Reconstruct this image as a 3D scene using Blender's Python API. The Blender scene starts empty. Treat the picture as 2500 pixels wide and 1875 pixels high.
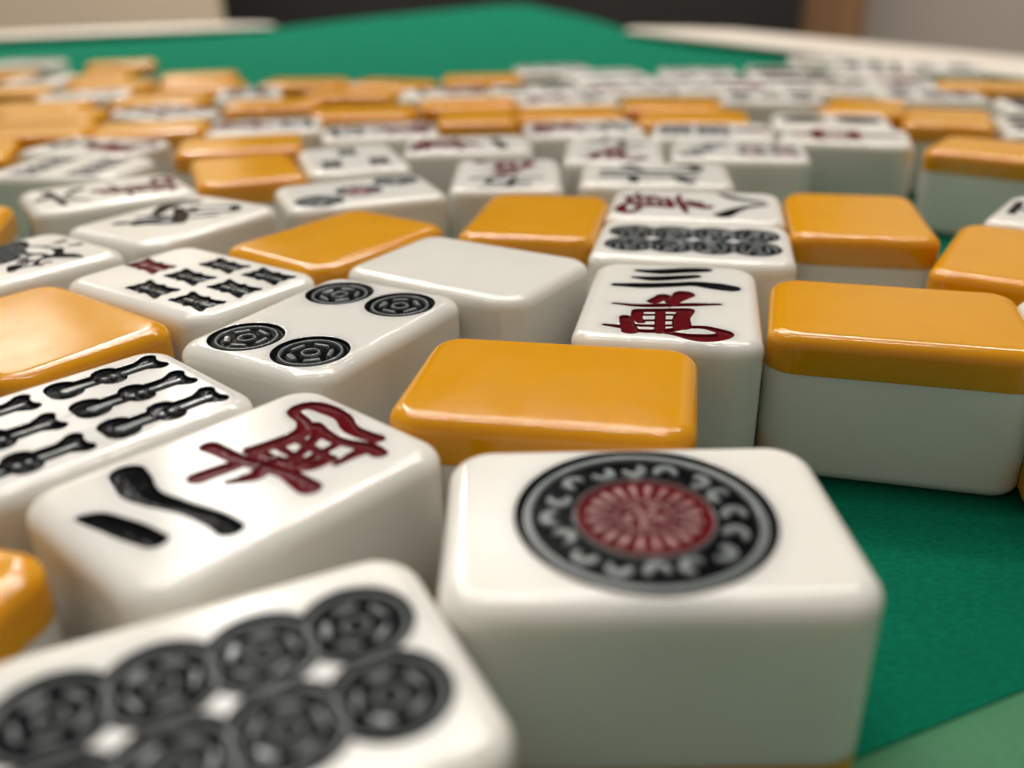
import bpy, math, random
import numpy as np
from mathutils import Matrix, Vector

random.seed(4)
scene = bpy.context.scene
COL = scene.collection
MM = 0.001
# ---------------------------------------------------------------- tile measures (mm)
TW, TL, TH = 20.8, 28.2, 17.4      # width, length, height
BACK = 4.45                         # thickness of the orange back
RH, RV, RC = 2.0, 1.6, 3.5          # edge rounding: run, drop; corner radius

# ---------------------------------------------------------------- materials
def new_mat(name):
    m = bpy.data.materials.new(name); m.use_nodes = True
    nt = m.node_tree; nt.nodes.clear()
    out = nt.nodes.new('ShaderNodeOutputMaterial'); b = nt.nodes.new('ShaderNodeBsdfPrincipled')
    nt.links.new(b.outputs[0], out.inputs[0])
    return m, nt, b

def nz(nt, scale, detail=3.0, coord='Object', rough=0.5, vec=None):
    n = nt.nodes.new('ShaderNodeTexNoise'); n.inputs['Scale'].default_value = scale
    n.inputs['Detail'].default_value = detail; n.inputs['Roughness'].default_value = rough
    if vec is None:
        t = nt.nodes.new('ShaderNodeTexCoord'); vec = t.outputs[coord]
    nt.links.new(vec, n.inputs['Vector']); return n

def maprange(nt, src, a, b, c, d, smooth=False):
    n = nt.nodes.new('ShaderNodeMapRange'); nt.links.new(src, n.inputs[0])
    for i, v in enumerate((a, b, c, d)): n.inputs[i + 1].default_value = v
    if smooth: n.interpolation_type = 'SMOOTHSTEP'
    return n.outputs[0]

def bump(nt, b, h, dist, strength=1.0, prev=None):
    n = nt.nodes.new('ShaderNodeBump'); n.inputs['Distance'].default_value = dist
    n.inputs['Strength'].default_value = strength; nt.links.new(h, n.inputs['Height'])
    if prev: nt.links.new(prev, n.inputs['Normal'])
    nt.links.new(n.outputs[0], b.inputs['Normal']); return n.outputs[0]

def mixc(nt, fac, a, b_):
    n = nt.nodes.new('ShaderNodeMix'); n.data_type = 'RGBA'
    if hasattr(fac, 'links'): nt.links.new(fac, n.inputs[0])
    else: n.inputs[0].default_value = fac
    for i, v in ((6, a), (7, b_)):
        if hasattr(v, 'links'): nt.links.new(v, n.inputs[i])
        else: n.inputs[i].default_value = (*v, 1)
    return n.outputs[2]

def mixf(nt, fac, a, b_):
    n = nt.nodes.new('ShaderNodeMix'); nt.links.new(fac, n.inputs[0])
    for i, v in ((2, a), (3, b_)):
        if hasattr(v, 'links'): nt.links.new(v, n.inputs[i])
        else: n.inputs[i].default_value = v
    return n.outputs[0]

WHITE = (0.80, 0.79, 0.75)
def resin(name, base, var, sss, radius, engraved=False):
    m, nt, b = new_mat(name)
    tc = nt.nodes.new('ShaderNodeTexCoord'); oi = nt.nodes.new('ShaderNodeObjectInfo')
    big = nz(nt, 90, 3, vec=tc.outputs['Object'])
    f = maprange(nt, big.outputs[0], 0.35, 0.65, 0, 1)
    col = mixc(nt, f, base, var)
    hs = nt.nodes.new('ShaderNodeHueSaturation'); nt.links.new(col, hs.inputs['Color'])
    nt.links.new(maprange(nt, oi.outputs['Random'], 0, 1, .93, 1.03), hs.inputs['Value']); col = hs.outputs[0]
    dust = nt.nodes.new('ShaderNodeTexVoronoi'); dust.inputs['Scale'].default_value = 420; nt.links.new(tc.outputs['Object'], dust.inputs['Vector'])
    dn = nz(nt, 130, 2, vec=tc.outputs['Object'])
    dm = nt.nodes.new('ShaderNodeMath'); dm.operation = 'MULTIPLY'; nt.links.new(maprange(nt, dust.outputs['Distance'], .09, .05, 0, .35), dm.inputs[0]); nt.links.new(maprange(nt, dn.outputs[0], .52, .6, 0, 1), dm.inputs[1])
    col = mixc(nt, dm.outputs[0], col, (0.45, 0.42, 0.36))
    # satin ground faces, polished edges and sides
    sp = nt.nodes.new('ShaderNodeSeparateXYZ'); nt.links.new(tc.outputs['Normal'], sp.inputs[0])
    flat = maprange(nt, sp.outputs[2], .985, .9995, 0, 1, True)
    ra = maprange(nt, nz(nt, 260, 4, vec=tc.outputs['Object']).outputs[0], 0.3, 0.7, 0.13, 0.21)
    sm = nt.nodes.new('ShaderNodeMapping'); sm.inputs['Scale'].default_value = (1, 14, 1); sm.inputs['Rotation'].default_value = (0, 0, .5); nt.links.new(tc.outputs['Object'], sm.inputs['Vector'])
    hair = nz(nt, 520, 3, vec=sm.outputs[0], rough=.7)
    rb = maprange(nt, nz(nt, 300, 4, vec=tc.outputs['Object']).outputs[0], 0.3, 0.7, 0.04, 0.075)
    rn = mixf(nt, flat, rb, ra)
    grain = nz(nt, 4200, 2, vec=tc.outputs['Object'])
    wave = nz(nt, 160, 2, vec=tc.outputs['Object'])
    if engraved:
        a = nt.nodes.new('ShaderNodeAttribute'); a.attribute_name = 'ink'
        t = nt.nodes.new('ShaderNodeAttribute'); t.attribute_name = 'tone'
        r = nt.nodes.new('ShaderNodeAttribute'); r.attribute_name = 'red'
        ink = maprange(nt, a.outputs['Fac'], 0.035, -0.035, 0, 1, True)
        dark = mixc(nt, r.outputs['Fac'], (0.003, 0.0035, 0.0045), (0.105, 0.005, 0.008))
        lite = mixc(nt, r.outputs['Fac'], (0.15, 0.175, 0.18), (0.33, 0.14, 0.145))  # ridge tone: thin paint, with the gloss reflection on it put into the colour
        paint = mixc(nt, t.outputs['Fac'], dark, lite)
        col = mixc(nt, ink, col, paint)
        rn = mixf(nt, ink, rn, mixf(nt, t.outputs['Fac'], .10, .16))
        sl = mixf(nt, ink, 0.5, mixf(nt, t.outputs['Fac'], .02, .65)); nt.links.new(sl, b.inputs['Specular IOR Level'])
        s1 = mixf(nt, ink, sss, 0.0)
        nt.links.new(s1, b.inputs['Subsurface Weight'])
        lump = nz(nt, 900, 2, vec=tc.outputs['Object'])
        lm = nt.nodes.new('ShaderNodeMath'); lm.operation = 'MULTIPLY'
        nt.links.new(lump.outputs[0], lm.inputs[0]); nt.links.new(ink, lm.inputs[1])
        p = bump(nt, b, lm.outputs[0], 0.00005, 1.0)
    else:
        b.inputs['Subsurface Weight'].default_value = sss; p = None
    nt.links.new(col, b.inputs['Base Color']); nt.links.new(rn, b.inputs['Roughness'])
    b.inputs['Subsurface Radius'].default_value = radius
    b.inputs['Subsurface Scale'].default_value = 0.0028
    b.inputs['IOR'].default_value = 1.53
    p = bump(nt, b, wave.outputs[0], 0.00008, 0.3, p)
    p = bump(nt, b, grain.outputs[0], 0.000012, 0.8, p)
    bump(nt, b, maprange(nt, hair.outputs[0], .64, .70, 0, 1), 0.000006, .5, p)
    return m

M_FACE = resin('white_resin', WHITE, (0.775, 0.76, 0.715), 0.6, (1, 0.85, 0.65))
M_INK = resin('engraved_white_resin', WHITE, (0.775, 0.76, 0.715), 0.6, (1, 0.85, 0.6), True)
M_BACK = resin('orange_resin', (0.74, 0.345, 0.0005), (0.71, 0.325, 0.0005), 0.6, (1, 0.42, 0.05))

def felt_mat():
    m, nt, b = new_mat('green_felt')
    tc = nt.nodes.new('ShaderNodeTexCoord')
    big = nz(nt, 60, 4, vec=tc.outputs['Object']); fine = nz(nt, 1500, 3, vec=tc.outputs['Object'], rough=.7)
    mp = nt.nodes.new('ShaderNodeMapping'); mp.inputs['Rotation'].default_value = (0, 0, .45); mp.inputs['Scale'].default_value = (1, 2.2, 1)
    nt.links.new(tc.outputs['Object'], mp.inputs['Vector'])
    fib = nz(nt, 1100, 4, vec=mp.outputs[0], rough=.75)
    c1 = mixc(nt, maprange(nt, big.outputs[0], .3, .7, 0, 1), (0.0006, 0.128, 0.068), (0.0008, 0.16, 0.087))
    c2 = mixc(nt, maprange(nt, fib.outputs[0], .40, .66, 0, .8), c1, (0.0004, 0.075, 0.040))
    lint = nt.nodes.new('ShaderNodeTexVoronoi'); lint.inputs['Scale'].default_value = 130
    nt.links.new(tc.outputs['Object'], lint.inputs['Vector'])
    c3 = mixc(nt, maprange(nt, lint.outputs['Distance'], .05, .0, 0, .5), c2, (0.05, 0.34, 0.22))
    nt.links.new(c3, b.inputs['Base Color'])
    b.inputs['Roughness'].default_value = .95; b.inputs['Specular IOR Level'].default_value = .06
    b.inputs['Sheen Weight'].default_value = .16; b.inputs['Sheen Roughness'].default_value = .5
    b.inputs['Sheen Tint'].default_value = (.08, .9, .6, 1)
    p = bump(nt, b, fib.outputs[0], .00035, .6); bump(nt, b, fine.outputs[0], .00022, .7, p)
    return m
M_FELT = felt_mat()

def plain(name, col, rough=.5, scale=8, amt=.06, spec=.5, bumpd=0.0):
    m, nt, b = new_mat(name)
    n = nz(nt, scale, 4)
    c = mixc(nt, maprange(nt, n.outputs[0], .3, .7, 0, 1), col, tuple(max(0, v * (1 - amt * 2)) for v in col))
    nt.links.new(c, b.inputs['Base Color']); b.inputs['Roughness'].default_value = rough
    b.inputs['Specular IOR Level'].default_value = spec
    if bumpd: bump(nt, b, nz(nt, scale * 30, 3).outputs[0], bumpd, .6)
    return m
M_RIM = plain('cream_plastic', (0.70, 0.63, 0.55), .35, 10)
M_STRIP = plain('pale_green_edging', (0.045, 0.19, 0.09), .6, 40, .1, .3, .0004)
M_DARK = plain('charcoal_panel', (0.018, 0.017, 0.016), .7, 3, .1, .2)
M_WALL = plain('greige_wall', (0.42, 0.37, 0.33), .85, 2, .04, .2, .002)
M_BOARD = plain('beige_board', (0.60, 0.50, 0.38), .6, 3, .03, .3)
M_FLOOR = plain('floor_vinyl', (0.20, 0.17, 0.14), .6, 3, .08)
def wood():
    m, nt, b = new_mat('brown_wood'); tc = nt.nodes.new('ShaderNodeTexCoord')
    mp = nt.nodes.new('ShaderNodeMapping'); mp.inputs['Scale'].default_value = (14, 14, .8)
    nt.links.new(tc.outputs['Object'], mp.inputs['Vector'])
    n = nz(nt, 3, 5, vec=mp.outputs[0])
    nt.links.new(mixc(nt, maprange(nt, n.outputs[0], .3, .7, 0, 1), (0.22, 0.12, 0.055), (0.15, 0.075, 0.032)), b.inputs['Base Color'])
    b.inputs['Roughness'].default_value = .5; return m
M_WOOD = wood()

# ---------------------------------------------------------------- mesh helpers
def mesh_np(name, V, F, mat, smooth=True, attrs=None, normals=None):
    """V (n,3) in mm, F list of faces or (m,4) array"""
    me = bpy.data.meshes.new(name)
    if isinstance(F, np.ndarray) and F.ndim == 2:
        m = len(F); me.vertices.add(len(V)); me.loops.add(m * 4); me.polygons.add(m)
        me.vertices.foreach_set('co', (V * MM).astype(np.float32).ravel())
        me.loops.foreach_set('vertex_index', F.astype(np.int32).ravel())
        me.polygons.foreach_set('loop_start', np.arange(0, m * 4, 4, dtype=np.int32))
        me.polygons.foreach_set('loop_total', np.full(m, 4, dtype=np.int32))
        me.update(calc_edges=True)
    else:
        me.from_pydata([tuple(v) for v in (np.asarray(V) * MM)], [], [tuple(int(i) for i in f) for f in F])
    me.polygons.foreach_set('use_smooth', np.full(len(me.polygons), smooth, dtype=bool))
    if attrs:
        for k, a in attrs.items():
            at = me.attributes.new(k, 'FLOAT', 'POINT'); at.data.foreach_set('value', a.astype(np.float32))
    me.materials.append(mat); me.validate(); me.update()
    if normals:
        vn = np.empty(len(me.vertices) * 3, np.float32); me.vertex_normals.foreach_get('vector', vn); vn = vn.reshape(-1, 3)
        for i, nrm in normals.items(): vn[i] = nrm
        me.normals_split_custom_set_from_vertices(vn.tolist())
    return me

def sheet(step, zt):
    """rounded top of a tile as nested rings from the side wall (s=0) to the middle"""
    def arc(n, s):
        """one ring at inset s; n = points on (corner, short side, long side)"""
        a, b, r = TW / 2 - s, TL / 2 - s, max(RC - s, .01)
        P = []
        for cx, cy, a0, ln, dx, dy in ((a - r, b - r, 0, n[1], -1, 0), (-a + r, b - r, 90, n[2], 0, -1), (-a + r, -b + r, 180, n[1], 1, 0), (a - r, -b + r, 270, n[2], 0, 1)):
            t = np.radians(a0 + 90 * np.arange(n[0]) / n[0]); P.append(np.stack([cx + r * np.cos(t), cy + r * np.sin(t)], 1))
            L = 2 * (a - r) if ln == n[1] and dy == 0 else 2 * (b - r)
            t1 = np.radians(a0 + 90); q = np.array([cx + r * np.cos(t1), cy + r * np.sin(t1)])
            P.append(q + np.outer(np.arange(ln) / ln * L, (dx, dy)))
        return np.concatenate(P)
    n = (max(8, int(5.8 / step)), max(6, int(2 * (TW / 2 - RC) / step)), max(8, int(2 * (TL / 2 - RC) / step)))
    nb = max(10, int(2.6 / step)) if step < .5 else 12
    ss = [RH * (1 - math.sin(t)) for t in np.linspace(math.pi / 2, 0, nb + 1)]     # 0 .. RH
    ss = sorted(set(round(v, 5) for v in ss))
    st = max(step, .08) if step < .5 else 8.0
    ss += list(np.arange(RH + st, TW / 2 - .12, st)) + [TW / 2 - .06]
    rings = [arc(n, v) for v in ss]; m = len(rings[0])
    XY = np.concatenate(rings)
    Z = np.concatenate([np.full(m, zt - RV * (1 - math.sqrt(max(0, 1 - (1 - min(v, RH) / RH) ** 2)))) for v in ss])
    k = np.arange(m); k2 = (k + 1) % m; Q = []
    for i in range(len(ss) - 1): Q.append(np.stack([i * m + k, i * m + k2, (i + 1) * m + k2, (i + 1) * m + k], 1))
    # close the narrow middle slit: pair the two long sides of the last ring
    o = (len(ss) - 1) * m; A0 = n[0] + n[1]; half = m // 2
    left = [o + (A0 + i) % m for i in range(0, half - n[0] - n[1] + n[0] + 1)]
    L1 = n[0] * 1 + n[1]; 
    lo = [o + j for j in range(L1, L1 + n[0] + n[2] + 1)]; hi = [o + (j % m) for j in range(L1 + half + n[0] + n[2], L1 + half - 1, -1)]
    Q.append(np.array([(lo[i], lo[i + 1], hi[i + 1], hi[i]) for i in range(len(lo) - 1)]))
    NR = {}
    t = rings[0]; 
    d = np.roll(t, -1, 0) - np.roll(t, 1, 0); nn = np.stack([d[:, 1], -d[:, 0], np.zeros(m)], 1); nn /= np.linalg.norm(nn, axis=1)[:, None]
    return XY, Z, np.concatenate(Q), t, nn

def shell(XY, Z, Q, t, nn, zb, flip=False, th=0):
    """top sheet plus side wall down to zb; flip mirrors it for a bottom layer"""
    V = np.concatenate([np.column_stack([XY, Z]), np.column_stack([t, np.full(len(t), zb)])])
    m = len(t); k = np.arange(m); o = len(XY)
    W = np.stack([o + k, o + (k + 1) % m, (k + 1) % m, k], 1)
    F = np.concatenate([Q, W]); NR = {int(i): nn[i] for i in range(m)}; NR.update({int(o + i): nn[i] for i in range(m)})
    if flip: V[:, 2] = th - V[:, 2]; F = F[:, ::-1]
    return V, F, NR

# ---------------------------------------------------------------- engraved designs
# an element: name, red flag, ink capsules (x1,y1,r1,x2,y2,r2), ridges (capsules / rings), label
FAT = 1.0
def line(pts, r):
    rs = [v * FAT for v in (r if isinstance(r, (list, tuple)) else [r] * len(pts))]
    if len(pts) > 2:      # Catmull-Rom through the points
        P = [(*p, v) for p, v in zip(pts, rs)]; P = [P[0]] + P + [P[-1]]; out = []
        for i in range(1, len(P) - 2):
            for k in range(5):
                t = k / 5; a, b, c, d = P[i - 1:i + 3]
                out.append(tuple(.5 * (2 * b[j] + (c[j] - a[j]) * t + (2 * a[j] - 5 * b[j] + 4 * c[j] - d[j]) * t * t + (3 * b[j] - a[j] - 3 * c[j] + d[j]) * t ** 3) for j in range(3)))
        out.append(P[-1]); pts = [q[:2] for q in out]; rs = [max(q[2], .1) for q in out]
    return [(*pts[i], rs[i], *pts[i + 1], rs[i + 1]) for i in range(len(pts) - 1)]
def dot(x, y, r): return [(x, y, r, x, y, r)]
def rot(pts, s=1, dx=0, dy=0): return [(x * s + dx, y * s + dy) for x, y in pts]

def circle(cx, cy, R, red=0, spin=0.0, outer=.78):
    rid = [('ring', cx, cy, R * outer, R * .036), ('ring', cx, cy, R * .215, R * .035)]
    for k in range(5):
        a = spin + k * 2 * math.pi / 5; q = R * .50
        x, y = cx + q * math.cos(a), cy + q * math.sin(a)
        l = R * (.115 if k == 2 else .16); tx, ty = -math.sin(a) * l, math.cos(a) * l
        w = R * (.085 if k == 2 else .058)
        rid.append((x - tx, y - ty, w, x + tx, y + ty, w))
    return dict(name='engraved_circle', red=0, zone=(cx, cy, R * .72) if red else None, ink=dot(cx, cy, R), ridge=rid)

def bamboo(cx, cy, L, red=0, wide=1.0, short=False):
    """bamboo stick: flared and notched ends, a knot in the middle, raised paler slits"""
    h = L / 2; ink = []; k = wide
    line = lambda p, r: [(c[0], c[1], c[2] * 1.34, c[3], c[4], c[5] * 1.34) for c in globals()['line'](p, r)]
    if short:
        ink += line([(cx - 1.0 * k, cy + h - .5), (cx - .5 * k, cy + h * .45)], [.5, .9 * k]) + line([(cx + 1.9 * k, cy + h - .15), (cx + .5 * k, cy + h * .45)], [.22, .9 * k])
        ink += line([(cx - 1.15 * k, cy), (cx + 1.15 * k, cy)], .55) + line([(cx, cy + h * .5), (cx, cy - h * .5)], 1.15 * k)
        ink += line([(cx + 1.2 * k, cy - h + .55), (cx + .4 * k, cy - h * .5)], [.5, .95 * k]) + line([(cx - 1.9 * k, cy - h + .1), (cx - .5 * k, cy - h * .45)], [.22, .9 * k])
        rid = [(cx, cy + h * .28, .3, cx, cy + h * .62, .3), (cx, cy - h * .25, .3, cx, cy - h * .66, .3), (cx - .25, cy, .16, cx + .25, cy, .16)]
    else:
        ink += line([(cx, cy + h - 1.6), (cx, cy - h + 1.6)], 1.0)
        ink += line([(cx - .4, cy + h - 1.5), (cx - 1.35, cy + h - .75)], [.95, .62]) + line([(cx + .4, cy + h - 1.5), (cx + 1.35, cy + h - .75)], [.9, .62])
        ink += line([(cx - 1.0, cy + .15), (cx + 1.0, cy + .15)], 1.0)
        ink += line([(cx - .75, cy - h + 1.35), (cx + .75, cy - h + 1.35)], 1.2)
        rid = [(cx, cy + h * .80, .30, cx, cy + h * .28, .30), (cx, cy - h * .74, .55, cx, cy - h * .27, .28), (cx, cy + .6, .34, cx, cy + .6, .34), (cx, cy - .35, .36, cx, cy - .35, .36)]
    return dict(name='engraved_bamboo', red=red, ink=ink, ridge=rid)

WAN = [([(-6.5, -2.7), (-3.3, -3.0), (-.3, -2.4), (3.0, -1.7), (5.6, -1.25)], [.22, .42, .5, .42, .25]),
 ([(-1.95, -1.3), (-.92, .55)], [.62, .7]), ([(.2, -1.0), (1.45, 1.6)], [.7, 1.0]),
 ([(-3.5, -4.7), (-.3, -4.1), (2.1, -3.8)], [.45, .5, .6]), ([(-3.58, -4.88), (-3.5, -6.8), (-3.0, -8.3)], [.55, .5, .4]),
 ([(1.95, -4.0), (1.45, -6.5), (1.6, -9.0)], [.7, .75, .8]), ([(-1.0, -4.6), (-.75, -11.0)], .46),
 ([(-3.3, -6.1), (1.2, -5.4)], .28), ([(-3.1, -7.9), (1.2, -7.1)], .28), ([(-2.9, -9.5), (.9, -8.8)], .28),
 ([(-6.8, -9.75), (-4.9, -10.1)], [.28, .42]), ([(-4.8, -7.1), (-3.9, -11.1)], [.55, .75]),
 ([(-4.3, -10.4), (-2.9, -11.0), (-.7, -10.8)], .4), ([(-3.4, -9.3), (-1.2, -9.4)], .28),
 ([(2.2, -9.1), (4.0, -8.95), (5.8, -9.9), (6.2, -10.8), (5.1, -11.7), (2.85, -11.9), (.9, -11.3), (-1.0, -10.8)], [.35, .4, .55, .72, .75, .65, .4, .4]),
 ([(-1.2, -10.8), (.6, -10.2), (1.5, -9.3)], .42)]
def wan_char(dy=0.0):
    ink = []
    for p, r in WAN: ink += line(rot(p, 1, 0, dy), [v * 1.36 for v in (r if isinstance(r, list) else [r] * len(p))])
    return dict(name='engraved_character', red=1, ink=ink, ridge=[], label='red engraved character')
NUM = {
 1: [([(-5.5, 6.0), (-2, 6.3), (2, 7.4), (5.6, 7.6)], [.5, .75, .7, .8])],
 2: [([(8.0, 6.3), (5.0, 6.75), (1.6, 6.75)], [1.1, 1.15, .8])],
 3: [([(-4.7, 10.2), (-1.9, 10.1), (1.4, 11.1), (3.8, 11.7)], [.45, .95, 1.0, .85]), ([(-4.9, 7.4), (-2.6, 7.15), (.1, 7.9), (2.7, 8.8)], [.4, .85, .85, .65]),
     ([(-6.9, 4.15), (-3.4, 4.35), (.2, 5.2), (2.7, 5.8), (5.1, 5.3), (7.1, 4.7)], [.55, .9, .8, .85, 1.15, 1.0])],
 4: [([(-5, 10.3), (-4.4, 4.3)], .55), ([(-5, 10.3), (5.2, 10.9), (4.5, 4.4)], [.55, .6, .7]), ([(-1.4, 10.2), (-2.6, 7.0)], .5), ([(1.3, 10.3), (1.5, 7.4), (3.6, 7.1)], .5), ([(-4.4, 4.8), (4.4, 5.0)], .5)],
 5: [([(-4, 11.2), (4.2, 11.6)], .6), ([(-.4, 11.3), (-1.6, 4.6)], .6), ([(-4.2, 8.0), (3.0, 8.4), (2.6, 4.7)], .6), ([(-6.4, 4.2), (6.4, 4.6)], .65)],
 6: [([(-.6, 12.0), (.8, 10.6)], [.6, 1.0]), ([(-6.3, 8.4), (-1, 8.6), (6.3, 9.6)], [.5, .6, .8]), ([(-1.6, 7.2), (-5.2, 4.0)], [.8, .35]), ([(1.4, 7.0), (5.2, 4.0)], [.5, 1.0])],
 7: [([(-6, 7.4), (0, 8.2), (6.2, 9.6)], [.5, .6, .7]), ([(-.6, 11.6), (-1.0, 5.6), (1.0, 4.3), (5.4, 4.6)], [.7, .6, .7, .7]), ([(5.4, 4.6), (5.7, 6.2)], .45)],
 8: [([(-3.2, 10.6), (-5.0, 6.6), (-8.3, 3.9)], [.55, .95, .3]), ([(-1.2, 11.0), (1.6, 7.2), (6.3, 4.4)], [.55, .75, 1.25])],
 9: [([(-1.4, 12.2), (-2.4, 7.8), (-6.2, 4.0)], [.6, .6, .35]), ([(-5.6, 9.2), (1.8, 10.0), (1.5, 5.0), (3.2, 4.2), (6.4, 5.0)], [.5, .7, .6, .8, .7])]}
def numeral(k):
    ink = []
    for p, r in NUM[k]: ink += line(p, [v * 1.12 for v in (r if isinstance(r, list) else [r] * len(p))])
    return dict(name='engraved_numeral', red=0, ink=ink, ridge=[], label='black engraved numeral')
def strokes(name, data, red=0, ridge=()):
    ink = []
    for p, r in data: ink += line(p, [v * 1.36 for v in (r if isinstance(r, list) else [r] * len(p))])
    return dict(name=name, red=red, ink=ink, ridge=list(ridge))

def design(d):
    if d == 'pin1':
        R = 9.15; rid = [('ring', 0, 0, 8.2, .32)]
        rng = random.Random(3)
        for k in range(16):
            a = k * 2 * math.pi / 16; cx, cy = 6.35 * math.cos(a), 6.35 * math.sin(a)
            a += 0; b0 = a + rng.choice([0, 1.7, 3.4, 4.6]) + rng.uniform(-.4, .4)
            pts = [(cx + .68 * math.cos(b0 + t), cy + .68 * math.sin(b0 + t)) for t in np.linspace(0, 3.5, 7)]
            rid += line(pts, [.2, .28, .32, .38, .40, .36, .28])
        e1 = dict(name='engraved_ring', red=0, ink=dot(0, 0, R), ridge=rid + [('ring', 0, 0, 4.9, .13)], label='black ring of engraved scrolls')
        r2 = [('ring', 0, 0, 1.95, .12)]
        for k in range(20):
            a = k * 2 * math.pi / 20 + .1
            r2.append((2.3 * math.cos(a), 2.3 * math.sin(a), .10, 3.8 * math.cos(a), 3.8 * math.sin(a), .32))
        for k in range(5):
            a = k * 2 * math.pi / 5 + .4
            r2 += line([(.35 * math.cos(a), .35 * math.sin(a)), (1.25 * math.cos(a), 1.25 * math.sin(a)), (1.35 * math.cos(a + .5), 1.35 * math.sin(a + .5))], .2)
        e2 = dict(name='engraved_flower', red=1, ink=dot(0, 0, 4.7), ridge=r2, over=True, label='red engraved flower disc')
        return [e1, e2]
    if d == 'pin2': return [circle(0, y, 5.2) for y in (-6.4, 6.4)]
    if d == 'pin3': return [circle(-5.0, 8.0, 4.2), dict(circle(0, 0, 4.2, 1), label='engraved circle with red centre'), circle(5.0, -8.0, 4.2)]
    if d == 'pin4': return [circle(x, y, 4.2, 0, .5 + .4 * i) for i, (x, y) in enumerate([(-4.6, 8.0), (4.5, 8.0), (-4.6, -8.0), (4.5, -8.0)])]
    if d == 'pin5': return [circle(x, y, 3.5) for x in (-5, 5) for y in (-8.6, 8.6)] + [circle(0, 0, 3.5, 1)]
    if d == 'pin6': return [circle(x, 8.4, 3.4) for x in (-4.2, 4.2)] + [circle(x, y, 3.4, 1) for x in (-4.2, 4.2) for y in (-.8, -8.0)]
    if d == 'pin7': return [circle(-5.6, 9.8, 2.7), circle(0, 7.4, 2.7), circle(5.6, 5.0, 2.7)] + [dict(circle(x, y, 3.0, 1), label='engraved circle with red centre') for x in (-3.4, 3.4) for y in (-2.6, -9.0)]
    if d == 'pin8': return [circle(x, y, 3.68, 0, 1.1 + .3 * i, .84) for i, (x, y) in enumerate([(x, y) for x in (-3.3, 3.3) for y in (-8.6, -2.87, 2.87, 8.6)])]
    if d == 'pin9': return [circle(x, y, 2.9, 1 if y == 0 else 0) for x in (-5.9, 0, 5.9) for y in (-8.4, 0, 8.4)]
    if d == 'sou2': return [bamboo(0, y, 10.5) for y in (-6, 6)]
    if d == 'sou3': return [bamboo(0, 6.6, 7.6, 0, 1.1, True)] + [bamboo(x, -5.5, 7.6, 0, 1.1, True) for x in (-4.8, 4.8)]
    if d == 'sou4': return [bamboo(x, y, 9.5) for x in (-4, 4) for y in (-6, 6)]
    if d == 'sou5': return [bamboo(x, y, 8, 0, 1, True) for x in (-5.5, 5.5) for y in (-7, 7)] + [bamboo(0, 0, 8, 1, 1, True)]
    if d == 'sou6': return [bamboo(x, y, 11.3) for x in (-5.85, 0, 5.85) for y in (-6.35, 6.35)]
    if d in ('sou7', 'sou7b'):
        return [dict(bamboo(.3, 8.9, 6.9, 1, 1.05, True), label='red engraved bamboo stick')] + [bamboo(x, y, 6.9, 0, 1.05, True) for y in (.3, -8.4) for x in (-5.6, .1, 5.8)]
    if d == 'sou8': return [bamboo(x, y, 6.4, 0, .9, True) for x in (-6.6, -2.2, 2.2, 6.6) for y in (-6, 6)]
    if d == 'sou9': return [bamboo(x, y, 6.9, 1 if x == 0 else 0, 1, True) for x in (-5.8, 0, 5.8) for y in (-8.6, 0, 8.6)]
    if d == 'wan2':   # traced lying upside down, so drawn upside down
        c = [([(-5.6, .6), (-2.2, .95), (.8, 1.6), (3.2, 2.2), (6.2, 2.1)], [.65, .55, .5, .6, .8]),
             ([(-1.65, -2.7), (-1.35, -.5), (-1.0, .8)], [.75, .7, .5]), ([(.7, -1.5), (1.5, .3), (1.0, 1.3)], [.3, .6, .5]),
             ([(-2.3, 2.6), (-1.6, 5.2), (-1.8, 7.4), (-3.4, 8.6), (-5.7, 9.2), (-5.6, 10.9), (-3.3, 11.5), (-1.1, 11.3), (1.2, 10.4), (4.1, 10.7)], [.6, .75, .7, .5, .5, .62, .7, .6, .6, .6]),
             ([(-1.5, 2.5), (1.6, 3.1), (3.5, 4.0), (3.8, 6.0)], [.6, .55, .6, .5]), ([(4.9, 5.7), (4.9, 9.0), (6.2, 9.2)], [.25, .6, .6]),
             ([(1.6, 3.1), (1.0, 5.4), (-.6, 8.3)], .42), ([(-1.0, 6.2), (3.9, 6.0)], .38), ([(-1.9, 8.7), (1.5, 8.3), (4.8, 9.3)], [.6, .5, .6]), ([(-1.2, 4.4), (3.3, 4.2)], .34),
             ([(2.6, 3.6), (2.3, 8.4)], .36)]
        n = [([(-6.7, -6.2), (-5.2, -6.5), (-3.6, -6.9), (-1.6, -6.8), (.6, -6.1), (2.8, -5.5), (4.9, -5.1), (6.5, -5.1)], [1.05, 1.1, 1.0, .8, .62, .62, .72, .78]), ([(-3.1, -11.6), (-2.0, -10.9), (.1, -10.3), (2.2, -9.8), (3.7, -9.5)], [.35, .7, .82, .82, .75])]
        return [dict(strokes('engraved_character', c, 1), label='red engraved character'), dict(strokes('engraved_numeral', n), label='black engraved numeral')]
    if d.startswith('wan'): return [wan_char(), numeral(int(d[3]))]
    if d == 'chun': return [strokes('engraved_character', [([(0, 10.5), (-.2, -10.5)], [.9, .6]), ([(-5.5, 5.5), (-4.8, -2.2)], .8), ([(-5.5, 5.5), (5.6, 6.0), (4.8, -2.0)], .8), ([(-4.9, -1.9), (5, -1.6)], .7)], 1)]
    if d == 'kita': return [strokes('engraved_character', [([(-2.2, 9.5), (-2.2, -7)], [.8, .8]), ([(-7, 4), (-2.2, 4.4)], .7), ([(-7.6, -6), (-2.2, -3.2)], [.9, .6]), ([(2, 9.6), (2, -5.5), (4, -8), (7, -7.2), (7.4, -4.5)], [.8, .7, .9, .9, .5]), ([(6.6, 5.5), (2.4, 2.0)], [.9, .5])])]
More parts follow.
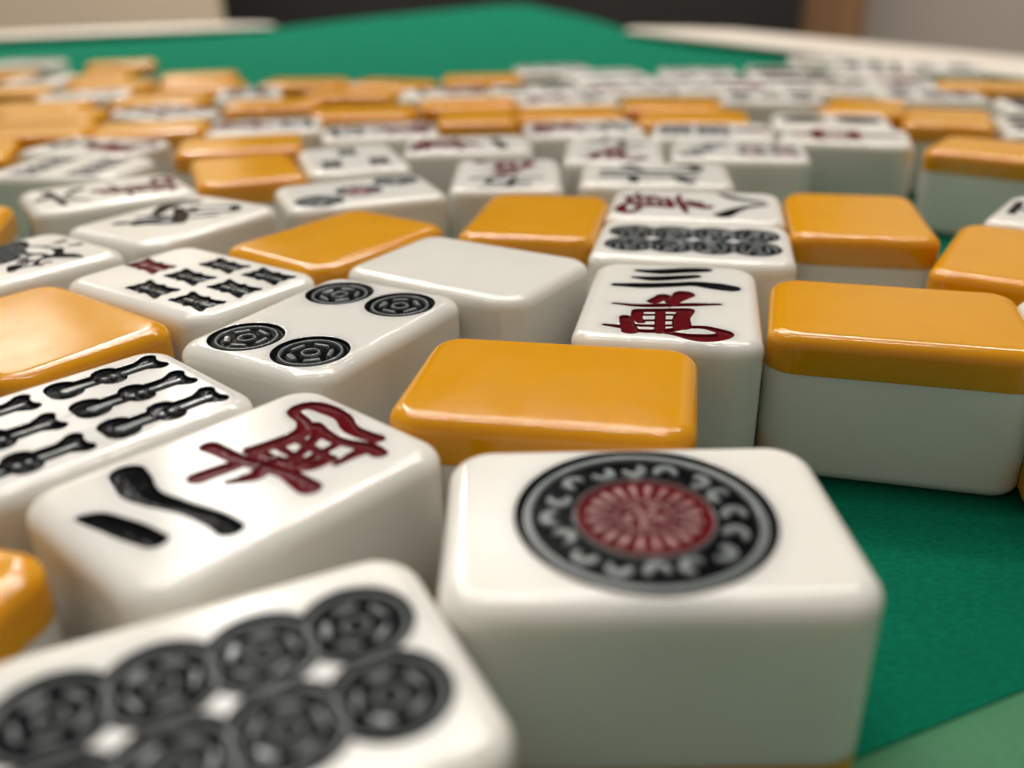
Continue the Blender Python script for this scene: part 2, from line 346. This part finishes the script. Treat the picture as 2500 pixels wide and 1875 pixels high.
    if d == 'hatsu':
        return [strokes('engraved_character', [([(-4.8, -7.2), (-1.9, -4.0), (.1, .4)], [.7, .5, .5]), ([(-5.6, -2.9), (-4.3, -.2), (-6.4, 3.2), (-7.3, 5.6)], [.4, .6, 1.0, 1.3]),
            ([(-1.8, -6.3), (1.87, -1.1)], .5), ([(-6.96, 8.1), (-5.1, 9.0)], [1.0, .8]), ([(-4.3, 4.15), (-.56, 1.78), (3.1, -1.75)], [.5, .9, .9]),
            ([(-3.56, 4.53), (2.26, 9.76), (4.9, 8.6), (5.0, 6.8)], [.5, .5, .7, .6]), ([(.7, 3.9), (5.1, 6.9)], .5), ([(2.3, .5), (5.1, 4.0)], .45),
            ([(-4.4, -1.6), (-.1, .6), (-1.3, 5.7)], .5), ([(-2.4, -6.0), (2.8, -3.2)], .35), ([(-3.6, -4.4), (-.6, -.4)], .4)])]
    if d == 'sou1':
        body = [([(-6.4, 3.6), (-7.6, 5.2), (-7.2, 6.3), (-4.6, 6.2)], [1.3, 1.3, 1.2, .5]), ([(-4.3, 2.6), (-5.2, 4.4), (-4.7, 5.6)], [1.3, 1.5, .9]),
            ([(-1.8, 1.2), (-2.3, 2.9), (-3.1, 4.6)], [1.1, 1.2, .8]), ([(.3, .3), (0, 1.9), (-.3, 3.1)], [.7, .7, .5]),
            ([(-5.2, 6.34), (-2.74, 7.9), (.2, 8.3)], [.3, .25, .25]), ([(-3.1, 5.0), (-.8, 4.6), (1.2, 5.8), (3.0, 6.0), (1.9, 7.8)], [.4, .45, .4, .35, .3]),
            ([(5.3, -.7), (3.7, .6)], [.4, .75]), ([(.8, 3.7), (.1, 5.1)], .22), ([(2.2, 1.8), (.8, 3.7)], .3), ([(5.0, .1), (5.0, 2.5), (3.0, 4.5)], .25), ([(.5, 8.5), (3.1, 7.6)], [.6, .3]),
            ([(3.4, 4.4), (3.3, 6.1), (5.2, 7.7), (7.0, 8.4)], [.4, .7, .8, .3]), ([(3.6, 1.4), (1.9, 3.4)], .18), ([(4.3, 1.6), (2.6, 3.6)], .18)]
        rid = []
        for i in range(7):
            for j in range(6):
                x, y = -8.0 + i * 1.15 + (j % 2) * .5, 1.6 + j * .95 + i * -.12
                rid.append((x - .22, y, .17, x + .22, y + .1, .17))
        red = [([(-3.2, 10.2), (-2.9, 11.2)], [.3, .5]), ([(.1, 10.6), (.8, 11.6)], [.3, .5]), ([(-2.5, 8.5), (-2.0, 10.3)], .15), ([(2.6, 2.7), (3.3, 3.4)], .35), ([(5.4, 2.8), (6.2, 3.1)], [.5, .3]), ([(5.4, 4.0), (5.6, 4.6)], .3)]
        return [dict(strokes('engraved_bird', body, 0, rid), label='black engraved bird'), dict(strokes('engraved_crest', red, 1), label='red engraved crest feathers')]
    return []

def capd(X, Y, c):
    x1, y1, r1, x2, y2, r2 = c
    dx, dy = x2 - x1, y2 - y1; L2 = dx * dx + dy * dy
    if L2 < 1e-9: return np.hypot(X - x1, Y - y1) - r1
    t = np.clip(((X - x1) * dx + (Y - y1) * dy) / L2, 0, 1)
    return np.hypot(X - x1 - t * dx, Y - y1 - t * dy) - (r1 + (r2 - r1) * t)
def field(X, Y, prims):
    f = np.full(X.shape, 9.0)
    for c in prims:
        if c[0] == 'ring': g = np.abs(np.hypot(X - c[1], Y - c[2]) - c[3]) - c[4]; f = np.minimum(f, g); continue
        R = max(c[2], c[5]) + 1.0
        m = (X > min(c[0], c[3]) - R) & (X < max(c[0], c[3]) + R) & (Y > min(c[1], c[4]) - R) & (Y < max(c[1], c[4]) + R)
        if m.any(): f[m] = np.minimum(f[m], capd(X[m], Y[m], c))
    return f
def sstep(x): x = np.clip(x, 0, 1); return x * x * (3 - 2 * x)

CACHE = {}
def face_meshes(des, step, zt):
    """white top sheet with the recesses pressed in, cut into the sheet and one mesh per engraved element"""
    key = (des, step)
    if key in CACHE: return CACHE[key]
    els = design(des)
    XY, Z0, Q, t_, nn_ = sheet(step, zt)
    X, Y = XY[:, 0], XY[:, 1]
    # a little hand-made irregularity in the outlines
    w_ = 0 if des.startswith('pin') else .02
    Xw = X + w_ * np.sin(Y * 2.1 + X) ; Yw = Y + w_ * np.sin(X * 1.9 - Y)
    S = []; Z = np.zeros_like(X); T = np.zeros_like(X)
    D = .34
    lo = np.full(X.shape, 9.0)
    for e in els:
        s = field(Xw, Yw, e['ink']) - (.3 if step >= .25 else 0); S.append(s); lo = np.minimum(lo, s)
    Z = -D * sstep((.04 - lo) / .34) - .06 * np.clip(-lo - .2, 0, 1.2)
    for e in els:
        if not e['ridge'] or step >= .25: continue
        g = field(Xw, Yw, e['ridge']); s = S[els.index(e)]
        k = sstep((.04 - g) / .11) * (s < .0)
        if not e.get('over') and any(o.get('over') for o in els):
            k = k * (S[-1] > 0)
        Z = Z * (1 - k) - k * .09; T = np.maximum(T, k)
    V = np.stack([X, Y, Z + Z0], 1)
    own = np.full(len(Q), -1)
    if els:
        cell = np.stack([np.minimum.reduce([s.ravel()[Q[:, i]] for i in range(4)]) for s in S], 1)
        a = cell.argmin(1); best = cell.min(1)
        own[best < .22] = a[best < .22]
        for i, e in enumerate(els):
            if e.get('over'): own[cell[:, i] < .1] = i
    def cut(mask):
        q = Q[mask]; u, inv = np.unique(q, return_inverse=True); return u, inv.reshape(-1, 4)
    res = []
    base = (V, Q[own == -1], t_, nn_)
    for i, e in enumerate(els):
        u, q = cut(own == i)
        if not len(q): continue
        red = np.full(len(u), float(e['red']))
        if e.get('zone'): red = (np.hypot(V[u, 0] - e['zone'][0], V[u, 1] - e['zone'][1]) < e['zone'][2]).astype(float)
        me = mesh_np(e['name'], V[u], q, M_INK, True, dict(ink=lo.ravel()[u], tone=T.ravel()[u], red=red))
        res.append((e, me))
    CACHE[key] = (base, res); return CACHE[key]

BODY = {}
def body_mesh(kind, des=None, step=.2):
    key = (kind, des, step)
    if key in BODY: return BODY[key]
    if kind == 'face_up':
        V, Q, t, nn = face_meshes(des, step, TH)[0]
        m = len(t); k = np.arange(m); o = len(V)
        V = np.concatenate([V, np.column_stack([t, np.full(m, BACK)])])
        F = np.concatenate([Q, np.stack([o + k, o + (k + 1) % m, (k + 1) % m, k], 1)])
        used = np.zeros(len(V), bool); used[F.ravel()] = True; ren = np.cumsum(used) - 1
        NR = {int(ren[i]): nn[i] for i in range(m)}; NR.update({int(ren[o + i]): nn[i] for i in range(m)})
        me = mesh_np('face_layer', V[used], ren[F], M_FACE, normals=NR)
    else:
        z1, zb, fl, mat, nm = {'blank_up': (TH, BACK, 0, M_FACE, 'face_layer'), 'back_down': (TH, TH - BACK, 1, M_BACK, 'back_layer'),
                               'back_up': (TH, TH - BACK, 0, M_BACK, 'back_layer'), 'face_down': (TH, BACK, 1, M_FACE, 'face_layer')}[kind]
        V, F, NR = shell(*sheet(.6, z1), zb, bool(fl), TH)
        if fl: NR = {i: v for i, v in NR.items()}
        me = mesh_np(nm, V, F, mat, normals=NR)
    BODY[key] = me; return me

def add(name, me, parent=None):
    o = bpy.data.objects.new(name, me); COL.objects.link(o); o.parent = parent; return o

GROUP = 'mahjong tiles scattered over the green table'
def tile(des, kind, x, y, deg, spin, label, step):
    t = add('mahjong_tile', None); t.empty_display_size = .004
    t.location = (x * MM, y * MM, 0)
    r = deg + (90 if kind == 'L' else 0) + spin
    t.rotation_euler = (0, 0, math.radians(r))
    t['label'] = label; t['category'] = 'mahjong tile'; t['group'] = GROUP
    if des == 'back':
        add('back_layer', body_mesh('back_up'), t); add('face_layer', body_mesh('face_down'), t)
    elif des == 'blank':
        add('face_layer', body_mesh('blank_up'), t); add('back_layer', body_mesh('back_down'), t)
    else:
        add('face_layer', body_mesh('face_up', des, step), t); add('back_layer', body_mesh('back_down'), t)
        for e, me in face_meshes(des, step, TH)[1]:
            o = add(e['name'], me, t)
            if e.get('label'): o['label'] = e['label']
    return t

TILES = [
 ('A','pin1','L',9.38,55.54,0.03),
 ('B','back','L',3.79,80.29,-11.24),
 ('C','wan3','S',19.13,102.62,-11.96),
 ('D','pin8','L',26.32,127.22,-12.40),
 ('E','wan8','L',30.65,147.77,-11.96),
 ('F','back','L',43.90,96.92,-15.79),
 ('G','back','S',54.42,140.26,-12.79),
 ('H','back','S',69.58,117.56,-33.27),
 ('BB','back','S',4.61,143.70,-11.63),
 ('I','blank','L',-5.65,117.84,-32.41),
 ('J','back','S',-25.63,133.27,-36.35),
 ('K','pin4','S',-21.03,97.67,-29.82),
 ('L','sou7','L',-41.76,114.26,-34.88),
 ('M','sou6','S',-40.39,74.27,-43.83),
 ('N','wan2','S',-21.92,63.65,-42.59),
 ('O','pin8','S',-16.29,38.19,-65.20),
 ('P','back','L',-55.07,97.70,-37.75),
 ('P2','back','S',-45.27,42.37,-14.94),
 ('Q','sou1','S',-71.04,122.22,-37.19),
 ('R','hatsu','S',-54.26,146.11,-31.77),
 ('S','wan6','S',-72.88,165.89,-56.55),
 ('T','back','S',-52.83,185.32,20.60),
 ('U','back','L',-61.35,213.39,12.21),
 ('V','back','L',-96.61,144.62,16.59),
 ('W','wan4','L',-61.32,238.13,8.09),
 ('X','pin3','S',-26.68,162.71,-69.16),
 ('Y','sou3','S',-32.59,193.16,17.03),
 ('AA','wan5r','S',-0.20,175.19,-1.21),
 ('AB','wan1','L',-8.77,206.70,2.29),
 ('N1','kita','L',27.78,172.30,-6.95),
 ('AG','wan9','S',22.75,197.90,-6.13),
 ('AH','pin7','L',48.60,193.86,-11.17),
 ('AI','sou7b','L',48.09,218.85,-10.94),
 ('AJ','chun','L',75.96,208.78,-18.08),
 ('AK','back','L',102.80,190.05,-38.09),
 ('AE','wan7','L',18.36,226.12,5.05),
 ('AC','back','S',-7.98,249.26,1.97),
 ('AD','back','L',-11.10,274.53,7.31),
 ('AF','back','L',16.67,251.38,1.05),
 ('AP','back','L',46.10,263.18,-7.55),
 ('AP2','back','L',47.84,240.26,-10.23),
 ('AL','back','S',109.26,231.85,-23.54),
 ('AM','pin9','S',126.75,217.59,-19.84),
 ('AN','wan5','L',89.02,134.66,-39.04),
 ('AO','sou2','L',65.92,86.21,-105.62),
 ('Z1','wan4','L',-30.88,226.94,9.86),
 ('s','wan7','L',-94.47,213.32,-15.97),
 ('t','sou8','L',-89.81,189.64,-6.77),
 ('n','sou9','L',-96.82,266.74,-42.14),
 ('d','back','L',-164.64,413.23,18.93),
 ('j','pin6','S',-82.60,305.31,12.53),
 ('k','back','L',-68.68,279.01,10.07),
 ('g','sou4','L',-137.14,309.55,19.31),
 ('a','wan5','L',-210.49,425.94,3.00),
 ('b','back','L',-200.18,376.39,5.00),
 ('c','pin2','S',-173.62,357.04,5.00),
 ('f','back','L',-138.73,333.71,4.00),
 ('h','back','L',-114.52,358.60,14.00),
 ('i1','back','L',-70.16,331.68,-4.00),
 ('i2','back','L',-39.57,324.13,-25.00),
 ('l','back','L',-39.22,260.52,-2.00),
 ('l2','back','L',-48.76,301.17,-8.00),
 ('m','back','L',-106.95,294.10,2.00),
 ('o','back','L',-127.97,262.86,5.00),
 ('p','back','L',-139.67,282.84,6.00),
 ('q','back','L',-119.68,237.85,8.00),
 ('q2','back','L',-90.69,239.48,12.00),
 ('u','back','S',-122.88,209.59,20.00),
 ('b2','back','L',-170.45,323.35,5.00),
 ('e','back','S',-153.66,368.03,5.00),
 ('h2','back','L',-104.72,327.79,3.00),
 ('AL2','back','S',95.90,252.62,-25.00),
 ('AR1','pin5','L',76.23,272.50,-12.00),
 ('AR2','pin2','L',79.64,230.36,-14.00),
 ('AR3','pin6','L',121.62,270.93,-12.00),
 ('AR4','sou5','L',96.15,290.48,-8.00),
 ('AR5','pin8','L',96.35,312.85,-14.00),
 ('AR6','pin1','S',95.75,338.87,-10.00),
 ('AR7','wan9','L',124.58,327.23,-14.00),
 ('AR8','wan3','L',125.82,378.17,-12.00),
 ('AR9','sou4','S',131.09,351.25,-16.00),
 ('AR10','sou8','L',154.65,340.38,-18.00),
 ('AR11','back','L',147.48,290.74,-16.00),
 ('AR12','pin9','L',145.59,248.84,-14.00),
 ('AR13','wan2','S',123.18,296.19,-14.00),
 ('AR14','sou6','L',171.18,270.91,-16.00),
 ('AS1','wan6','L',37.60,298.08,2.00),
 ('AS2','sou5','L',68.11,340.45,-6.00),
 ('AS3','pin7','L',68.21,318.07,-12.00),
 ('AS4','wan8','L',67.30,295.79,-6.00),
 ('AS5','sou2','L',34.52,341.01,8.00),
 ('AT1','wan2','L',17.71,276.31,3.00),
 ('AT2','pin2','L',8.91,299.94,4.00),
 ('AT3','wan1','L',-19.28,295.54,3.00),
 ('AT4','back','L',-8.46,334.37,2.00),
 ('AT5','sou9','L',17.53,359.67,8.00),
 ('AT6','kita','L',37.47,319.41,4.00),
]
# which way the writing points (degrees added to the lie of the tile)
SPIN = dict(E=180, AB=180, AE=180, W=180, AI=180, S=180, AA=180, AS1=180, AR8=180)
STEP = dict(A=.1, C=.075, K=.085, L=.085, M=.085, N=.09, O=.11, D=.11, E=.12, Q=.11, R=.13, X=.15)
LABELS = {
 'A': 'white tile with one large engraved circle around a red flower, in the foreground',
 'B': 'orange-backed face-down tile directly behind the single-circle tile, nearest of the orange ones',
 'C': 'white tile with three black strokes above a red character, upright to the viewer',
 'D': 'white tile with eight black circles lying sideways behind the three-stroke tile',
 'E': 'white tile with red character left and two black strokes right, behind eight circles',
 'F': 'large orange-backed tile with grey-white front, right of the three-stroke tile above bare felt',
 'G': 'orange-backed tile right of the eight circles, behind the large orange one',
 'H': 'orange-backed tile cut by the right edge, behind the large orange one',
 'BB': 'orange-backed tile between the blank white tile and the sideways eight-circle tile',
 'I': 'blank white tile without any engraving, in the middle',
 'J': 'orange-backed tile lying diagonally just behind the four-circle and seven-bamboo tiles',
 'K': 'white tile with four black engraved circles, two and two far apart',
 'L': 'white tile with one red and six black short bamboo sticks',
 'M': 'white tile with six long black bamboo sticks, cut by the left edge',
 'N': 'white tile with two thick black strokes and a red character upside down, foreground left',
 'O': 'white tile with eight dark circles, blurred in the bottom left corner',
 'P': 'orange-backed tile with a pink glare at the left edge, behind the bamboo sticks',
 'P2': 'blurred orange-backed tile corner at the left edge, lowest in the picture',
 'Q': 'white tile with an engraved black bird and red crest at the left edge',
 'R': 'white tile with one large black many-stroke character, behind the seven-bamboo tile',
 'S': 'white tile with black numeral left and red character right, behind the many-stroke one',
 'T': 'orange-backed tile left of the three small dark sticks, front one of a pair',
 'U': 'orange-backed tile right behind the pair front tile, its near wall dark orange',
 'V': 'small bit of an orange-backed tile at the left edge above the bird tile',
 'W': 'blurred white tile with red marks left and dark marks right behind the orange pair',
 'X': 'white tile with three circles in a diagonal row, the middle one red',
 'Y': 'white tile with three short dark bamboo sticks behind the diagonal circles',
 'AA': 'white tile with red character far and black numeral near, behind the orange middle tile',
 'AB': 'blurred white tile with red character and one black stroke at its right end',
 'N1': 'white tile with one wide black character, behind the two-stroke tile with red left',
 'AG': 'blurred white tile with faint grey numeral above a red character',
 'AH': 'white tile with a dark diagonal row of circles and red circles at right',
 'AI': 'blurred white tile with dark sticks left and a pinkish stick at right',
 'AJ': 'white tile with one red character and a tall grey-green front wall',
 'AK': 'orange-backed tile at the right edge above a deep green shaded gap',
 'AE': 'blurred white tile with red character left, behind the faint numeral tile',
 'AC': 'small orange-backed tile end between two blurred white rows, left of centre',
 'AD': 'orange-backed tile partly hidden behind the small orange tile end left of centre',
 'AF': 'narrow orange-backed strip of a tile between two blurred white rows at centre',
 'AP': 'orange-backed tile in the rear half of the double orange bar right of centre',
 'AP2': 'orange-backed tile in the front half of the double orange bar right of centre',
 'AL': 'orange-backed tile behind the red-character tile with the tall wall, toward the right',
 'AM': 'blurred white tile with dark marks at the right edge behind the orange tile',
 'AN': 'white tile corner with a black mark at the right edge, behind the orange tile',
 'AO': 'white tile corner at the right edge touching the large orange tile',
 'Z1': 'blurred white tile with dark marks left and red marks right, behind three sticks',
 's': 'blurred white tile with black and red writing left of the orange pair',
 't': 'blurred white tile with two rows of dark marks at the left edge',
 'n': 'blurred white tile turned cornerwise with dark marks among orange ones, upper left',
 'd': 'blurred orange-backed tile standing out against the felt in the farthest left row',
 'j': 'small blurred white tile with purplish marks surrounded by orange ones',
 'k': 'blurred orange-backed tile just in front of the small purplish-marked tile',
 'g': 'blurred white tile with pale glare in the upper left among orange ones',
 'a': 'farthest left white tile, blurred, cut by the left edge beside open felt',
 'b': 'orange-backed tile cut by the left edge just below the farthest white tile',
 'c': 'small blurred white tile between the farthest left white and orange tiles',
 'e': 'small blurred tile right in front of the farthest left orange-backed one',
 'f': 'blurred orange-backed tile just behind the pale glaring white tile upper left',
 'h': 'blurred orange-backed tile with bright rim right of the farthest left orange one',
 'h2': 'blurred orange-backed tile in front of the one with the bright rim',
 'i1': 'blurred orange-backed tile at the felt border behind the small purplish-marked tile',
 'i2': 'blurred orange-backed tile lying askew at the felt border left of centre',
 'l': 'orange-backed tile left of the small orange tile end, behind dark and red marks',
 'l2': 'orange-backed tile behind the orange one with dark and red marks before it',
 'm': 'blurred orange-backed tile behind the white tile turned cornerwise',
 'o': 'blurred orange-backed tile left of the white tile turned cornerwise',
 'p': 'blurred orange-backed tile near the left edge below the pale glaring white tile',
 'b2': 'blurred orange-backed tile at the left edge beside the pale glaring white tile',
 'q': 'blurred orange-backed tile at the left edge behind the black and red writing',
 'q2': 'blurred orange-backed tile behind the black and red writing, left of red and dark marks',
 'u': 'orange sliver of a tile at the left edge beside two rows of dark marks',
 'AL2': 'orange-backed tile half hidden behind the other orange one, above the tall grey-green wall',
 'AR1': 'blurred white tile with dark circles just right of the double orange bar, rear one',
 'AR2': 'blurred white tile with dark circles behind the red-character tile, front one',
 'AR3': 'blurred white tile right behind the two orange tiles above the tall wall',
 'AR4': 'blurred white tile behind the front dark-circle tile, third row from the rim side',
 'AR5': 'blurred white tile in front of the far tile with a reddish centre',
 'AR6': 'far blurred white tile with dark ring and reddish centre near the felt border',
 'AR7': 'blurred white tile with pinkish and dark marks near the right rim',
 'AR8': 'farthest white tile against the cream right rim, with pale pink marks',
 'AR9': 'far blurred white tile close to the cream rim, right of the pink-marked one',
 'AR10': 'far white tile with grey-green side wall against the right rim',
 'AR11': 'orange-backed tile in front of the grey-green sided tile at far right',
 'AR12': 'pale blurred tile at the right edge behind the dark-marked white tile',
 'AR13': 'blurred white tile with red marks left of the far right orange-backed tile',
 'AR14': 'pale blurred tile at the right edge next to the far right orange tile',
 'AS1': 'blurred white tile behind the double orange bar, at its left end',
 'AS2': 'far blurred white tile by the felt border right of the felt notch',
 'AS3': 'blurred white tile two rows behind the double orange bar, at its right end',
 'AS4': 'blurred white tile immediately behind the right end of the double orange bar',
 'AS5': 'far blurred white tile at the felt border, first right of the felt gap',
 'AT1': 'blurred white tile with faint red marks behind the narrow orange strip',
 'AT2': 'blurred white tile with a grey mark behind the hidden orange tile at centre',
 'AT3': 'blurred white tile with reddish marks, leftmost of the white ones at the felt border',
 'AT4': 'small orange-backed tile at the felt border, left of the farthest centre white tile',
 'AT5': 'farthest centre white tile, blurred, rising above its neighbours against the felt',
 'AT6': 'blurred white tile in front of the farthest centre one, slightly to its right',
}
for n, des, kind, x, y, deg in TILES:
    st = STEP.get(n, .17 if y < 200 else .28)
    t = tile(des, kind, x, y, deg, SPIN.get(n, 0), LABELS[n], st)
    if n == 'A': t.scale = (1.03, 1.03, 1.03)

# ---------------------------------------------------------------- table
def frame_pt(a, b, z):
    """table coordinates: a along the far left edge, b along the far right edge, from the far corner (mm)"""
    th = math.radians(22.5)
    e1 = (-math.cos(th), -math.sin(th)); e2 = (math.sin(th), -math.cos(th))
    return (0 + a * e1[0] + b * e2[0], 930 + a * e1[1] + b * e2[1], z)
SIDE = 823.0
table = add('mahjong_table', None)
table['label'] = 'green felt mahjong table with a cream rim under all the tiles'; table['category'] = 'table'
# felt with its far corner curling up over the rim
def felt():
    n = 160; V = []; F = []; EX = 26
    g = [(-1 + 2 * i / n) for i in range(n + 1)]
    us = [(-EX + (SIDE + EX) * (i / n) ** 1.6) for i in range(n + 1)]
    for u in us:
        for v in us:
            m, q = max(u, v, 0), max(min(u, v), 0)
            z = (6.5 * math.exp(-(m / 230) ** 4) + 8 * max(0, 1 - m / 210) ** 1.3) * math.exp(-(q / 95) ** 2)
            edge = min(u, v)
            # beyond the inner edge of the rim only the curled corner remains
            uu, vv = u, v
            k = math.exp(-(max(u, v) / 250.0) ** 4)
            if u < 0: uu = u * k
            if v < 0: vv = v * k
            V.append(frame_pt(uu, vv, z))
    for i in range(n):
        for j in range(n):
            a = i * (n + 1) + j; F.append((a, a + n + 1, a + n + 2, a + 1))
    me = mesh_np('felt', np.array(V), np.array(F)[:, ::-1], M_FELT); return me
f = add('felt_surface', felt(), table)
def profile_rail(name, p0, p1, prof, mat, parent, ext0=0, ext1=0):
    """sweep a (offset, height) profile along one side; offset runs outwards"""
    V, F = [], []
    a = np.array(p0[:2]); b = np.array(p1[:2]); d = (b - a) / np.linalg.norm(b - a); nrm = np.array([d[1], -d[0]])
    for P, s in ((a, -1), (b, 1)):
        mitre = 1 if not (ext0 if s < 0 else ext1) else 0
        for o_, z in prof:
            q = P + nrm * o_ + d * s * o_ * mitre; V.append((q[0], q[1], z))
    m = len(prof)
    for i in range(m - 1): F.append((i, m + i, m + i + 1, i + 1))
    me = mesh_np(name, np.array(V), F, mat, True); return add(name, me, parent)
c0, c1, c2, c3 = frame_pt(0, 0, 0), frame_pt(0, SIDE, 0), frame_pt(SIDE, SIDE, 0), frame_pt(SIDE, 0, 0)
rp = [(1.5, 4), (0, 4.4), (-.4, 5.2), (.2, 6.3), (2, 7.2), (5, 7.7), (30, 7.9), (58, 7), (66, 5.4), (71, 2), (73, -3), (73, -60)]
sp = [(0, -.2), (.6, .5), (2, .9), (5, 1.1), (30, 1.3), (60, 1.2), (60, -60)]
GAP = 215
g0, g1 = frame_pt(GAP, 0, 0), frame_pt(0, GAP + 15, 0)
profile_rail('rim', c3, g0, [(-o, z) for o, z in rp], M_RIM, table)
profile_rail('rim', g1, c1, [(-o, z) for o, z in rp], M_RIM, table)
profile_rail('rim', c2, c3, [(-o, z) for o, z in rp], M_RIM, table)
for a_, b_ in ((c3, g0), (g1, c1), (c2, c3)): profile_rail('rim_shadow_strip', a_, b_, [(-o, z) for o, z in ((-.6, -.1), (.4, .6), (.9, 2), (1.2, 4.2), (1.4, 5))], M_FELT, table)  # felt-green strip added to stand for the dark shadow line under the rim
e = profile_rail('edge_strip', c1, c2, [(-o, z) for o, z in sp], M_STRIP, table); e['label'] = 'pale green strip along the near edge'
# underside box of the table
V = [frame_pt(a, b, z) for z in (-70, -6) for a, b in ((20, 20), (20, SIDE + 50), (SIDE + 60, SIDE + 50), (SIDE + 60, 20))]
F = [(0, 1, 2, 3), (4, 7, 6, 5), (0, 4, 5, 1), (1, 5, 6, 2), (2, 6, 7, 3), (3, 7, 4, 0)]
add('table_body', mesh_np('body', np.array(V), F, M_RIM, False), table)
for a, b in ((40, 40), (40, SIDE - 40), (SIDE - 40, SIDE - 40), (SIDE - 40, 40)):
    p = frame_pt(a, b, 0); V = []; F = []
    for z, r in ((-720, 22), (-70, 28)):
        for k in range(16): V.append((p[0] + r * math.cos(k * math.pi / 8), p[1] + r * math.sin(k * math.pi / 8), z))
    for k in range(16): F.append((k, (k + 1) % 16, 16 + (k + 1) % 16, 16 + k))
    add('leg', mesh_np('leg', np.array(V), F, M_RIM), table)

# ---------------------------------------------------------------- what stands behind the table
def box(name, x0, x1, y0, y1, z0, z1, mat, parent=None, bev=4.0):
    import bmesh
    bm = bmesh.new(); bmesh.ops.create_cube(bm, size=1)
    for v in bm.verts:
        v.co = Vector(((x0 + x1) / 2 + v.co.x * (x1 - x0), (y0 + y1) / 2 + v.co.y * (y1 - y0), (z0 + z1) / 2 + v.co.z * (z1 - z0))) * MM
    if bev: bmesh.ops.bevel(bm, geom=bm.edges[:], offset=bev * MM, segments=2, affect='EDGES')
    me = bpy.data.meshes.new(name); bm.to_mesh(me); bm.free(); me.materials.append(mat)
    return add(name, me, parent)
fl = box('floor', -5000, 5000, -2500, 4200, -760, -720, M_FLOOR, bev=0); fl['kind'] = 'structure'
w = box('wall', -5000, 5000, 2900, 3000, -720, 2200, M_WALL, bev=0); w['kind'] = 'structure'
dk = box('dark_cabinet', -1150, 758, 2500, 2880, -718, 1750, M_DARK)
dk['label'] = 'tall charcoal cabinet front across the middle background'; dk['category'] = 'cabinet'
wp = box('wooden_post', 766, 944, 2560, 2700, -718, 1900, M_WOOD)
wp['label'] = 'brown wooden post right of the dark cabinet'; wp['category'] = 'post'
def board():
    V = [(-2400, 2100, -700), (-590, 2100, -700), (-640, 2100, 900), (-2400, 2100, 900)]
    V = V + [(x, y + 40, z) for x, y, z in V]
    F = [(0, 1, 2, 3), (7, 6, 5, 4), (0, 4, 5, 1), (1, 5, 6, 2), (2, 6, 7, 3), (3, 7, 4, 0)]
    return mesh_np('board', np.array(V, float), F, M_BOARD, False)
bo = add('beige_screen', board()); bo['label'] = 'pale beige screen behind the far left rim'; bo['category'] = 'screen'

# ---------------------------------------------------------------- camera
pitch, roll = 0.4350573, -0.0190114
cp, sp_, cr, sr = math.cos(pitch), math.sin(pitch), math.cos(roll), math.sin(roll)
r = Vector((1, 0, 0)); u = Vector((0, sp_, cp)); fw = Vector((0, cp, -sp_))
r2 = cr * r + sr * u; u2 = -sr * r + cr * u
cam = bpy.data.cameras.new('camera'); co = bpy.data.objects.new('camera', cam); COL.objects.link(co)
co.matrix_world = Matrix(((r2.x, u2.x, -fw.x, 0), (r2.y, u2.y, -fw.y, 0), (r2.z, u2.z, -fw.z, (37.2346 + TH - .4) * MM), (0, 0, 0, 1)))
cam.sensor_width = 36; cam.lens = 1969.845 / 2212 * 36; cam.clip_start = .004; cam.clip_end = 50
cam.dof.use_dof = True; cam.dof.focus_distance = .098; cam.dof.aperture_fstop = cam.lens / 2.15
scene.camera = co

# ---------------------------------------------------------------- light
def area(name, loc, target, sx, sy, power, col):
    l = bpy.data.lights.new(name, 'AREA'); l.shape = 'RECTANGLE'; l.size = sx; l.size_y = sy; l.energy = power; l.color = col
    o = bpy.data.objects.new(name, l); COL.objects.link(o); o.location = loc
    o.rotation_euler = (Vector(target) - Vector(loc)).to_track_quat('-Z', 'Y').to_euler(); return o
WARM = (1, .94, .85)
for yy in (.35, .8, 1.35, 2.0):
    area('ceiling_tube', (-.25, yy, 1.35), (-.25, yy, 0), 1.3, .022, 6.1, WARM)
area('tall_lamp', (-.75, 2.0, 1.3), (0, .1, 0), .09, 1.1, 6.5, (1, .97, .93))
area('low_lamp', (-1.12, 1.9, .84), (0, .1, 0), .25, .3, 1.0, (1, .93, .88))
area('wall_fill', (.2, 1.5, 2.0), (.4, 2.9, -.2), 2.6, .3, 75, WARM)  # added fill without a fixture, brightens the wall and panels behind the table

world = bpy.data.worlds.new('World'); scene.world = world; world.use_nodes = True
bg = world.node_tree.nodes['Background']; bg.inputs[0].default_value = (1, .93, .84, 1); bg.inputs[1].default_value = .24

scene.render.engine = 'CYCLES'
vs = scene.view_settings; vs.view_transform = 'Standard'; vs.look = 'None'; vs.exposure = 0; vs.gamma = 1; vs.use_curve_mapping = False
